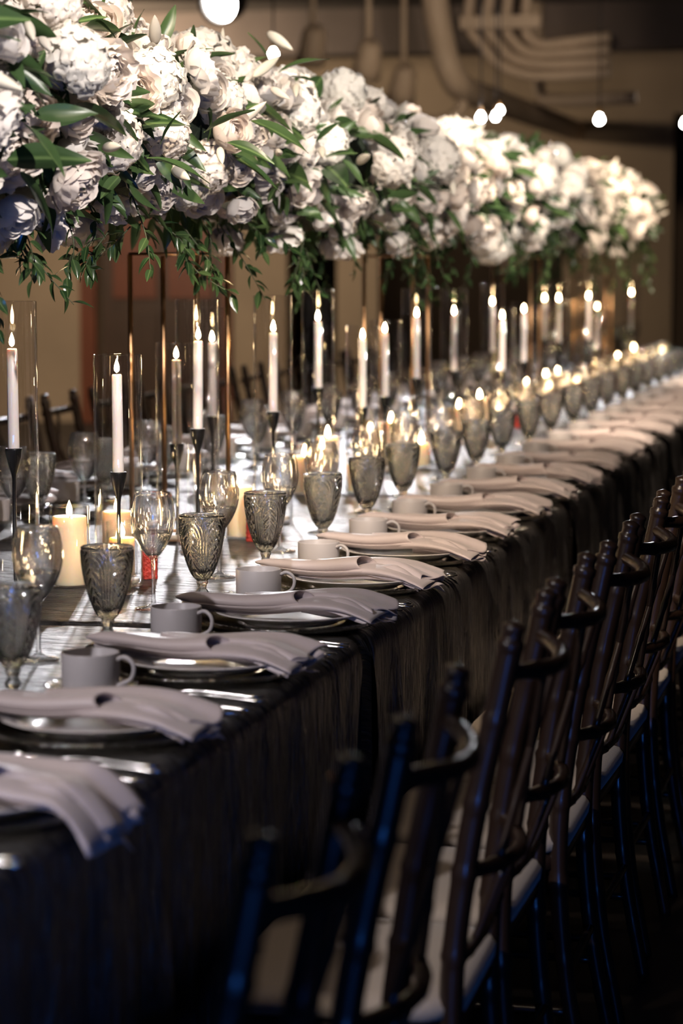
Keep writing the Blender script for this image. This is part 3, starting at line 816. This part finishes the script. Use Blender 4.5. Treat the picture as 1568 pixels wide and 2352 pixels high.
def pillar_mesh(r, h):
    mb = MB(); mb.lathe([(0, 0), (r*.97, 0), (r, .002), (r, h - .003), (r*.95, h), (r*.80, h - .001), (r*.5, h - .006), (0, h - .008)], 32); return mb.mesh('wax', 'wax')
PILL = [(-.690, 4.470, .034, .135, .16), (-.640, 4.640, .026, .075, .112), (-.560, 4.385, .024, .060, .09),
        (-.740, 4.90, .032, .10, .13), (-.600, 5.36, .030, .115, .145), (-.560, 5.50, .024, .06, .10),
        (-.640, 6.30, .034, .13, .16), (-.720, 6.42, .034, .10, .14), (-.590, 6.50, .028, .075, .11), (-.690, 6.56, .030, .145, .17),
        (-.700, 7.42, .034, .13, .16), (-.790, 7.52, .030, .09, .13), (-.590, 7.36, .026, .07, .11),
        (-.640, 8.62, .034, .14, .17), (-.730, 8.70, .030, .10, .13), (-.600, 8.78, .026, .075, .11),
        (-.650, 9.72, .034, .13, .16), (-.740, 9.66, .030, .09, .13), (-.600, 10.0, .028, .11, .14),
        (-.680, 10.75, .034, .13, .16), (-.610, 10.85, .028, .09, .13), (-.760, 10.92, .03, .11, .14),
        (-.640, 12.55, .034, .13, .16), (-.74, 12.45, .03, .10, .13), (-.62, 13.10, .034, .12, .15), (-.72, 13.9, .034, .13, .16), (-.62, 14.5, .03, .10, .14)]
PILL.sort(key=lambda q: q[1])
for i, (x, y, r, h, gh) in enumerate(PILL):
    o = ORD[i]
    t = thing('pillar_candle', 'lit ivory pillar candle in a low glass, %s from the front' % o, 'candle', (x, y, TZ + .004), i*.7, 'lit pillar candles')
    link('wax', pillar_mesh(r, h), t); link('wick', WICK, t, (0, 0, h - .004)); link('flame', FLAME, t, (0, 0, h - .001), (0, 0, 0), (1.15, 1.15, 1.15))
    tag(link('hurricane_glass', cyl_mesh(gh, r + .006), None, (x, y, TZ)), 'low clear glass around the %s pillar candle from the front' % o, 'candle glass', 'low candle glasses')
# small red ornaments between the candles
for i, (x, y, h, lab) in enumerate(((-.575, 4.62, .060, 'small red textured block beside the nearest short taper cylinder'), (-.548, 5.30, .052, 'small red textured block behind the second clear wine glass'), (-.60, 9.2, .05, 'small red textured block among the distant candles'))):
    mb = MB()
    P = []
    for k in range(9):
        z = h*k/8; row = []
        for a in range(25):
            A = 2*PI*a/24; q = .0155*(abs(math.cos(A))**6 + abs(math.sin(A))**6)**(-1/6)*(1 + .05*math.sin(z*400 + a*2.1)); row.append((q*math.cos(A), q*math.sin(A), z))
        P.append(row)
    mb.grid(P); mb.add([(0, 0, h)] + [P[8][a] for a in range(24)], [(0, a + 1, (a + 1) % 24 + 1) for a in range(24)])
    tag(link('red_block', mb.mesh('red_block', 'red'), None, (x, y, TZ), (0, 0, .4 + i)), lab, 'ornament', 'small red ornaments')

# ------------------------------------------------------------------ flowers
def bloom_mesh(name, seed, mat, layers, ruffle, freq, open_, squash=.82, nu=7, nv=7):
    r = random.Random(seed); mb = MB()
    for k in range(layers):
        f = k/(layers - 1); rk = .10 + .40*f**.85
        tt = math.radians(8 + open_*f**1.2); tb = math.radians(148)
        npet = 3 + int(round(4*f)); daz = PI/npet*1.5
        az0 = r.uniform(0, 6.28)
        for p in range(npet):
            az = az0 + 2*PI*p/npet + r.uniform(-.2, .2); ph = r.uniform(0, 6.28); ph2 = r.uniform(0, 6.28)
            lift = r.uniform(-.06, .08); rr0 = rk*r.uniform(.92, 1.06); tl = r.uniform(-.14, .14)
            P = []
            for i in range(nu):
                s = i/(nu - 1)*2 - 1; row = []
                ttop = tt + tl + .55*abs(s)**2.6
                for j in range(nv):
                    t = j/(nv - 1)
                    th = tb + (ttop - tb)*t
                    q = rr0*(1 - .10*(1 - t)) + (.14 + lift)*rk*t**5 + ruffle*t**2*math.sin(s*freq + ph)*(.5 + .5*math.sin(s*2.3*freq + ph2)) - .03*abs(s)**2*t
                    a = az + s*daz*(.30 + .70*math.sin(min(1, t*1.25)*PI/2))
                    row.append((q*math.sin(th)*math.cos(a), q*math.sin(th)*math.sin(a), (q*math.cos(th) + .02*ruffle*math.sin(3*s))*squash))
                P.append(row)
            mb.grid(P)
    return mb.mesh(name, mat)
def hydrangea_mesh(seed):
    r = random.Random(seed); mb = MB(); n = 74
    for i in range(n):
        c = 1 - 1.62*(i + .5)/n; a = i*2.39996 + r.uniform(-.2, .2); s_ = math.sqrt(max(0, 1 - c*c))
        d = Vector((s_*math.cos(a), s_*math.sin(a), c*.9)).normalized()
        d = (d + Vector((r.uniform(-.24, .24), r.uniform(-.24, .24), r.uniform(-.24, .24)))).normalized()
        ctr = Vector((s_*math.cos(a), s_*math.sin(a), c*.86))*r.uniform(.40, .49)
        u = d.orthogonal().normalized(); w = d.cross(u); rot = r.uniform(0, 6.28)
        for p in range(4):
            A = rot + p*PI/2; e = u*math.cos(A) + w*math.sin(A); g = d.cross(e); sz = r.uniform(.105, .135)
            pts = []
            for t, hw, up in ((0, .012, 0), (.45, .060, .022), (.85, .062, .012), (1.05, .022, -.012)):
                cup = .012 if hw > .03 else 0
                for s in (-1, 0, 1): pts.append(ctr + e*(sz*t) + g*(s*hw*sz/.105) + d*(up + (cup if s else 0) + r.uniform(-.006, .006)))
            mb.add(pts, [(3*k + q, 3*k + q + 1, 3*k + q + 4, 3*k + q + 3) for k in range(3) for q in (0, 1)])
    return mb.mesh('hydrangea', 'hyd')
def leaf_mesh(name, seed, w, bend, mat, n=9, twist=0):
    """unit leaf along +X, length 1"""
    r = random.Random(seed); mb = MB(); P = []
    for i in range(n):
        t = i/(n - 1); hw = w*math.sin(PI*min(1, t**.8*.97 + .03))**.85 if 0 < i < n - 1 else .004
        row = []; tw = twist*t
        for s in (-1, -.5, 0, .5, 1):
            y = hw*s; z = .35*hw*abs(s)**1.3 - bend*t*t + .012*math.sin(t*9 + s*2 + seed)*abs(s)
            row.append((t - .18*bend*t*t, y*math.cos(tw) - z*0, z + y*math.sin(tw)))
        P.append(row)
    mb.grid(P); return mb.mesh(name, mat)
def bud_mesh():
    prof = []
    for i in range(15):
        t = i/14; prof.append((.135*math.sin(PI*min(1, t**.85))**.75*(1 - .15*t) + .018*(1 - t) if 0 < i < 14 else 0, t))
    mb = MB(); mb.lathe(prof, 18, fn=lambda r, z, a, i: r*(1 + .07*math.cos(3*a)))
    return mb.mesh('lily_bud', 'bud')
PEO = [bloom_mesh('peony', s, 'petal', 8, .062, 8.0, 74, nu=10) for s in (1, 2, 3, 4)]
BPEO = [bloom_mesh('peony', s, 'blush', 8, .058, 7.5, 70, nu=10) for s in (11, 12)]
ROS = [bloom_mesh('rose', s, 'petal', 6, .022, 3.0, 52, .95) for s in (5, 6, 7)]
BROS = [bloom_mesh('rose', s, 'blush', 6, .022, 3.0, 58, .92) for s in (8, 9)]
HYD = [hydrangea_mesh(s) for s in (1, 2, 3)]
LEAF = [leaf_mesh('leaf', i, .12 + .03*(i % 3), .12 + .10*(i % 2), 'leaf', twist=.5*(i - 1.5)) for i in range(4)]
STRAP = [leaf_mesh('leaf', 7 + i, .065, .2 + .2*i, 'leaf', 11, .8*i) for i in range(2)]
VLEAF = [leaf_mesh('leaf', 20 + i, .20, .10 + .1*i, 'ruscus', 7, .4*i) for i in range(3)]
BUD = bud_mesh()

# blooms, leaves, buds and vines at the near end: world positions in metres
BLOOMS = [('h',-0.545,3.946,1.810,0.724,0.690,0.111), ('r',-0.638,4.548,1.872,0.373,0.928,0.072), ('p',-0.499,3.936,1.735,0.949,0.316,0.085), ('p',-0.493,3.653,1.713,0.982,0.191,0.062), ('h',-0.505,4.223,1.750,0.918,0.396,0.087), ('p',-0.495,4.354,1.720,0.973,0.229,0.102), ('h',-0.513,4.542,1.766,0.877,0.481,0.118), ('p',-0.588,4.720,1.846,0.550,0.835,0.092), ('h',-0.643,5.247,1.874,0.357,0.934,0.156), ('p',-0.491,4.122,1.696,0.996,0.094,0.093), ('p',-0.498,4.163,1.629,0.957,-0.291,0.086), ('p',-0.494,3.828,1.641,0.974,-0.226,0.101), ('r',-0.492,4.602,1.707,0.988,0.156,0.073), ('r',-0.506,4.852,1.754,0.910,0.416,0.076), ('h',-0.495,4.552,1.641,0.974,-0.227,0.093), ('p',-0.529,3.796,1.568,0.795,-0.606,0.115), ('p',-0.565,4.698,1.531,0.639,-0.769,0.106), ('h',-0.551,4.832,1.544,0.696,-0.718,0.099), ('h',-0.517,4.892,1.586,0.852,-0.523,0.109), ('r',-0.572,5.008,1.525,0.610,-0.792,0.079), ('r',-0.577,5.275,1.522,0.592,-0.806,0.074), ('p',-0.632,4.610,1.491,0.394,-0.919,0.078), ('p',-0.558,4.179,1.537,0.668,-0.744,0.083), ('r',-0.529,5.379,1.568,0.795,-0.606,0.080), ('h',-0.516,5.644,1.772,0.861,0.509,0.119), ('r',-0.490,5.313,1.693,0.997,0.074,0.074), ('p',-0.490,5.131,1.683,1.000,0.019,0.081), ('r',-0.528,5.776,1.569,0.799,-0.601,0.091), ('h',-0.490,5.843,1.688,0.999,0.047,0.102), ('p',-0.536,5.388,1.800,0.763,0.646,0.089), ('h',-0.604,6.684,1.855,0.492,0.871,0.122), ('p',-0.512,6.070,1.765,0.880,0.475,0.095), ('p',-0.550,6.085,1.545,0.702,-0.712,0.095), ('h',-0.555,6.398,1.540,0.681,-0.732,0.100), ('r',-0.496,6.406,1.633,0.963,-0.270,0.064), ('p',-0.497,6.681,1.727,0.962,0.272,0.104), ('h',-0.572,6.884,1.525,0.610,-0.793,0.101), ('p',-0.578,7.410,1.521,0.587,-0.809,0.101), ('r',-0.494,3.717,1.645,0.979,-0.203,0.049), ('p',-0.664,4.825,1.883,0.286,0.958,0.072), ('h',-0.577,5.298,1.838,0.592,0.806,0.108), ('p',-0.663,6.167,1.885,0.287,0.958,0.091), ('r',-0.511,5.099,1.598,0.887,-0.462,0.066), ('p',-0.585,5.740,1.516,0.561,-0.828,0.085), ('h',-0.613,4.059,1.500,0.459,-0.888,0.085), ('p',-0.580,4.137,1.841,0.579,0.816,0.085), ('h',-0.543,3.810,1.808,0.733,0.680,0.079),]
LEAVES = [(-0.533,5.407,1.847,-0.567,5.383,1.915), (-0.516,5.408,1.830,-0.420,5.415,1.875), (-0.511,5.489,1.825,-0.447,5.482,1.818), (-0.590,4.396,1.472,-0.729,4.338,1.531), (-0.457,4.628,1.653,-0.371,4.631,1.702), (-0.475,4.323,1.591,-0.363,4.324,1.572), (-0.464,3.670,1.618,-0.391,3.657,1.551), (-0.462,5.050,1.734,-0.613,4.986,1.686), (-0.464,4.858,1.619,-0.365,4.852,1.556), (-0.456,4.963,1.695,-0.339,4.965,1.655), (-0.457,3.893,1.651,-0.532,3.856,1.697), (-0.600,3.984,1.467,-0.538,3.967,1.452), (-0.489,4.383,1.565,-0.550,4.350,1.644), (-0.511,4.142,1.825,-0.471,4.128,1.807), (-0.482,4.174,1.782,-0.435,4.166,1.802), (-0.555,4.102,1.865,-0.558,4.077,1.857), (-0.556,4.149,1.866,-0.518,4.136,1.877), (-0.772,4.764,1.419,-0.832,4.725,1.516), (-0.455,5.505,1.671,-0.405,5.500,1.721), (-0.513,5.303,1.533,-0.484,5.288,1.580), (-0.590,5.581,1.472,-0.640,5.548,1.564), (-0.465,3.771,1.743,-0.483,3.740,1.695), (-0.497,4.228,1.554,-0.506,4.197,1.534), (-0.489,3.710,1.795,-0.447,3.699,1.801), (-0.465,4.374,1.618,-0.434,4.364,1.675), (-0.605,5.789,1.464,-0.653,5.744,1.442), (-0.621,6.098,1.457,-0.636,6.060,1.433), (-0.459,4.781,1.641,-0.363,4.779,1.620), (-0.474,4.105,1.593,-0.517,4.065,1.553), (-0.458,6.086,1.717,-0.366,6.082,1.676),]
BUDS = [(-0.465,3.687,1.783,-0.441,3.651,1.752), (-0.454,3.721,1.759,-0.429,3.687,1.740), (-0.468,4.128,1.790,-0.436,4.095,1.771), (-0.446,4.697,1.627,-0.429,4.657,1.598), (-0.444,5.142,1.636,-0.434,5.104,1.634), (-0.441,5.506,1.664,-0.428,5.467,1.645), (-0.461,5.138,1.775,-0.415,5.109,1.751), (-0.477,5.421,1.804,-0.468,5.382,1.779), (-0.634,5.736,1.952,-0.569,5.704,1.911), (-0.518,3.987,1.507,-0.523,3.940,1.519), (-0.443,6.414,1.642,-0.418,6.375,1.597), (-0.443,7.089,1.642,-0.431,7.047,1.598),]
VINES = [[(-0.635,4.113,1.431),(-0.603,4.116,1.384),(-0.549,4.123,1.322)], [(-0.639,4.041,1.461),(-0.608,4.042,1.400),(-0.639,4.038,1.431)], [(-0.618,4.516,1.459),(-0.658,4.500,1.400),(-0.649,4.500,1.383)], [(-0.604,4.891,1.455),(-0.558,4.894,1.382),(-0.476,4.908,1.327)], [(-0.602,4.947,1.474),(-0.547,4.953,1.400),(-0.528,4.954,1.363)], [(-0.595,5.181,1.486),(-0.537,5.186,1.400),(-0.488,5.189,1.314)], [(-0.581,5.642,1.462),(-0.528,5.648,1.400),(-0.516,5.643,1.327)], [(-0.575,5.868,1.465),(-0.593,5.854,1.378),(-0.603,5.846,1.330)], [(-0.614,4.635,1.469),(-0.655,4.620,1.426),(-0.714,4.603,1.400)], [(-0.609,4.762,1.489),(-0.547,4.772,1.436),(-0.537,4.767,1.373)], [(-0.592,5.308,1.508),(-0.533,5.317,1.459),(-0.532,5.313,1.420)],]

CX, CZ, EA, EB = -.76, 1.675, .27, .222
def frame_z(n, spin):
    q = Vector(n).normalized().to_track_quat('Z', 'Y')
    return (q.to_matrix() @ Matrix.Rotation(spin, 3, 'Z')).to_euler()
def frame_x(d, roll):
    d = Vector(d).normalized(); q = d.to_track_quat('X', 'Z')
    return (q.to_matrix() @ Matrix.Rotation(roll, 3, 'X')).to_euler()
SY = [3.145 + 2.4*i for i in range(5)]           # stand centres along the table
STX = -.80
LIM = [(SY[i] - 1.2, SY[i] + 1.2) for i in range(5)]
LIM[4] = (LIM[4][0], 13.05)
ARR = []
NAMES = ['nearest', 'second', 'third', 'fourth', 'farthest']
for k in range(5):
    t = thing('flower_arrangement', 'long mound of white roses, hydrangeas and greenery on the %s tall copper stand' % NAMES[k] if k else 'white blooms and greenery at the upper left corner, the nearest flower mound', 'flowers', (STX, SY[k], 1.425), 0, 'flower mounds along the table')
    ARR.append(t)
def host(y):
    for k, (a, b) in enumerate(LIM):
        if y < b: return k
    return 4
def loc_in(k, p): return Vector(p) - ARR[k].location
placed = [[] for _ in range(5)]
rng = random.Random(42)
def put_bloom(kind, p, n, dia):
    k = host(p[1])
    if kind == 'h': me = rng.choice(HYD); nme = 'hydrangea'; sc_ = dia*1.02
    elif kind == 'p': me = rng.choice(PEO if rng.random() < .8 else BPEO); nme = 'peony'; sc_ = dia*1.0
    else: me = rng.choice(ROS if rng.random() < .7 else BROS); nme = 'rose'; sc_ = dia*1.05
    n = Vector(n) + Vector((rng.uniform(-.35, .35), rng.uniform(-.55, .35), rng.uniform(-.35, .35)))
    link(nme, me, ARR[k], loc_in(k, p), frame_z(n, rng.uniform(0, 6.28)), (sc_, sc_, sc_*rng.uniform(.92, 1.1)))
    placed[k].append((Vector(p), dia/2))
for kd, x, y, z, nx, nz, dia in BLOOMS:
    n = Vector((nx, 0, nz)); p = Vector((x, y, z)) - n*(dia*.18)
    put_bloom(kd, p, (nx, -.25, nz), dia*1.08)
def env(y):
    """irregular outline of the run, rounded at its far end"""
    w = 1 + .06*math.sin(y*2.1 + .5) + .05*math.sin(y*5.3)
    e = max(0.0, min(1.0, (13.1 - y)/.45)); return w*math.sqrt(max(.12, 1 - (1 - e)**2))
def cz(y): t = max(0, min(1, (y - 4.8)/1.2)); return CZ - .030*t*t*(3 - 2*t)
def eb(y): t = max(0, min(1, (y - 4.8)/1.2)); return EB - .040*t*t*(3 - 2*t)
for k in range(5):
    a, b = LIM[k]
    if k == 0: a = 3.05
    cand = 3000; limit = 125
    for _ in range(cand):
        if len(placed[k]) >= limit: break
        y = rng.uniform(a + .045, b - .045); phi = math.radians(rng.triangular(-90, 240, 40))
        e = env(y); lift = rng.choice((0, 0, .01, .03, .05))
        n = Vector((math.cos(phi)/EA, 0, math.sin(phi)/eb(y))).normalized()
        p = Vector((CX + (EA*e - .015)*math.cos(phi), y, cz(y) + (eb(y)*e - .015)*math.sin(phi))) + n*lift
        q = rng.random()
        kd, dia = ('h', rng.uniform(.105, .15)) if q < .24 else (('p', rng.uniform(.085, .115)) if q < .70 else ('r', rng.uniform(.06, .085)))
        ok = all((p - c).length > .90*(dia/2 + rr) for c, rr in placed[k])
        if ok and k and any((p - c).length < .85*(dia/2 + rr) for c, rr in placed[k - 1]): ok = False
        if ok: put_bloom(kd, p, (n.x, 0, n.z), dia)
def put_leaf(me, k, p, d, ln, roll):
    link('leaf', me, ARR[k], loc_in(k, p), frame_x(d, roll), (ln, ln, ln))
for i, (x, y, z, x2, y2, z2) in enumerate(LEAVES):
    p = Vector((x, y, z)); d = Vector((x2, y2, z2)) - p
    put_leaf(LEAF[i % 4], host(y), p, d, max(.07, d.length*1.15), rng.uniform(-.9, .9))
for i, (x, y, z, x2, y2, z2) in enumerate(BUDS):
    p = Vector((x, y, z)); d = Vector((x2, y2, z2)) - p; k = host(y); ln = max(.065, d.length*1.15)
    o = link('lily_bud', BUD, ARR[k], loc_in(k, p), frame_z(d, i), (ln*.95, ln*.95, ln))
for k in range(5):
    a, b = LIM[k]
    if k == 0: a = 3.05
    for i in range(64):
        y = rng.uniform(a, b); phi = math.radians(rng.triangular(-80, 220, 40)); e = env(y)
        n = Vector((math.cos(phi), 0, math.sin(phi)))
        p = Vector((CX + EA*e*n.x*.95, y, cz(y) + eb(y)*e*n.z*.95)) + n*.01
        d = n*rng.uniform(.15, .7) + Vector((rng.uniform(-.3, .3), rng.choice((-1, 1, 1))*rng.uniform(.5, 1.2), rng.uniform(-.5, .4)))
        put_leaf(rng.choice(LEAF + STRAP), k, p, d, rng.uniform(.10, .17), rng.uniform(-1.2, 1.2))
    for i in range(7):
        y = rng.uniform(a, b); phi = math.radians(rng.uniform(-30, 110)); e = env(y); n = Vector((math.cos(phi), 0, math.sin(phi)))
        p = Vector((CX + EA*e*n.x, y, cz(y) + eb(y)*e*n.z)) + n*.03; d = n*.6 + Vector((rng.uniform(-.3, .3), rng.uniform(-1, 1), rng.uniform(-.3, .4))); ln = rng.uniform(.07, .095)
        link('lily_bud', BUD, ARR[k], loc_in(k, p), frame_z(d, i), (ln*.95, ln*.95, ln))
    # dense small greenery between the blooms: nobody could count it
    mb = MB()
    base = [v.co.copy() for v in LEAF[1].vertices]; fc = [tuple(f.vertices) for f in LEAF[1].polygons]
    for i in range(420):
        y = rng.uniform(a, b); phi = math.radians(rng.triangular(-120, 260, -10)); e = env(y)
        n = Vector((math.cos(phi), 0, math.sin(phi))); q = rng.uniform(.72, .98)
        p = Vector((CX + EA*e*n.x*q, y, cz(y) + eb(y)*e*n.z*q)); d = n*.5 + Vector((rng.uniform(-.6, .6), rng.uniform(-1, 1), rng.uniform(-.9, .4)))
        Rm = frame_x(d, rng.uniform(-2, 2)).to_matrix(); ln = rng.uniform(.06, .11); pp = loc_in(k, p)
        mb.add([Rm @ (v*ln) + pp for v in base], fc)
    o = link('filler_greenery', mb.mesh('filler_greenery', 'leaf'), ARR[k]); o['kind'] = 'stuff'
    # dark moss core that the stems are pushed into
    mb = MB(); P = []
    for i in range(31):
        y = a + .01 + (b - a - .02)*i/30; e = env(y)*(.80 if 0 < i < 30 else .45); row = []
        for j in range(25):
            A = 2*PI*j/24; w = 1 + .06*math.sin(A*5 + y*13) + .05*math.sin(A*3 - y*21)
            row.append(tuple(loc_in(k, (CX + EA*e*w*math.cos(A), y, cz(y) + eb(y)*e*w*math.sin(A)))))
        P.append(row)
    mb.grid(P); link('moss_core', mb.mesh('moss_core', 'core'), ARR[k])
# trailing vines
def vine(k, pts, nl, lsz):
    path = smooth_path([loc_in(k, p) for p in pts], 24)
    mb = MB(); mb.tube(path, lambda t: .0018*(1 - .6*t), 6)
    v = link('trailing_vine', mb.mesh('trailing_vine', 'stem'), ARR[k])
    for i in range(nl):
        t = .10 + .90*(i + .5)/nl; q = path[min(24, int(t*24))]; q2 = path[max(0, min(24, int(t*24)) - 1)]
        tang = (q - q2).normalized(); side = tang.orthogonal().normalized(); A = i*2.4 + rng.uniform(-.5, .5)
        side = Matrix.Rotation(A, 3, tang) @ side
        d = tang*.75 + side*.75
        link('leaf', rng.choice(VLEAF), v, q, frame_x(d, rng.uniform(-1, 1)), lsz*rng.uniform(.8, 1.25))
for pts in VINES: vine(host(pts[0][1]), pts, 13, .036)
for k in range(5):
    a, b = LIM[k]
    for i in range(17 if k > 1 else 7):
        y = rng.uniform(max(a, 3.3), b); sx = rng.choice((1, 1, -1)); x = CX + sx*rng.uniform(.08, .24); e = env(y)
        z = cz(y) - eb(y)*e*.85
        ln = rng.uniform(.10, .27); dy = rng.uniform(-.12, .12)
        vine(k, [(x, y, z + .05), (x + sx*.04, y + dy*.4, z - ln*.4), (x + sx*rng.uniform(-.02, .09), y + dy, z - ln)], 11, .036)
# copper stands
for k in range(5):
    t = thing('flower_stand', 'tall stand of four thin copper rods under the %s flower mound' % NAMES[k], 'flower stand', (STX, SY[k], TZ), 0, 'copper flower stands')
    H = 1.425 - TZ - .004
    rb = MB(); rb.tube([(0, 0, .006), (0, 0, H - .006)], .0062, 10); rbm = rb.mesh('rod', 'copper')
    for sx in (-.082, .082):
        for sy in (-.125, .125): link('rod', rbm, t, (sx, sy, 0))
    for nme, z in (('base_frame', .004), ('top_frame', H - .004)):
        fr = MB()
        cs = [(-.082, -.125), (.082, -.125), (.082, .125), (-.082, .125)]
        for q in range(4):
            p0, p1 = cs[q], cs[(q + 1) % 4]; fr.tube([(p0[0], p0[1], z), (p1[0], p1[1], z)], .004, 8)
        link(nme, fr.mesh(nme, 'copper'), t)
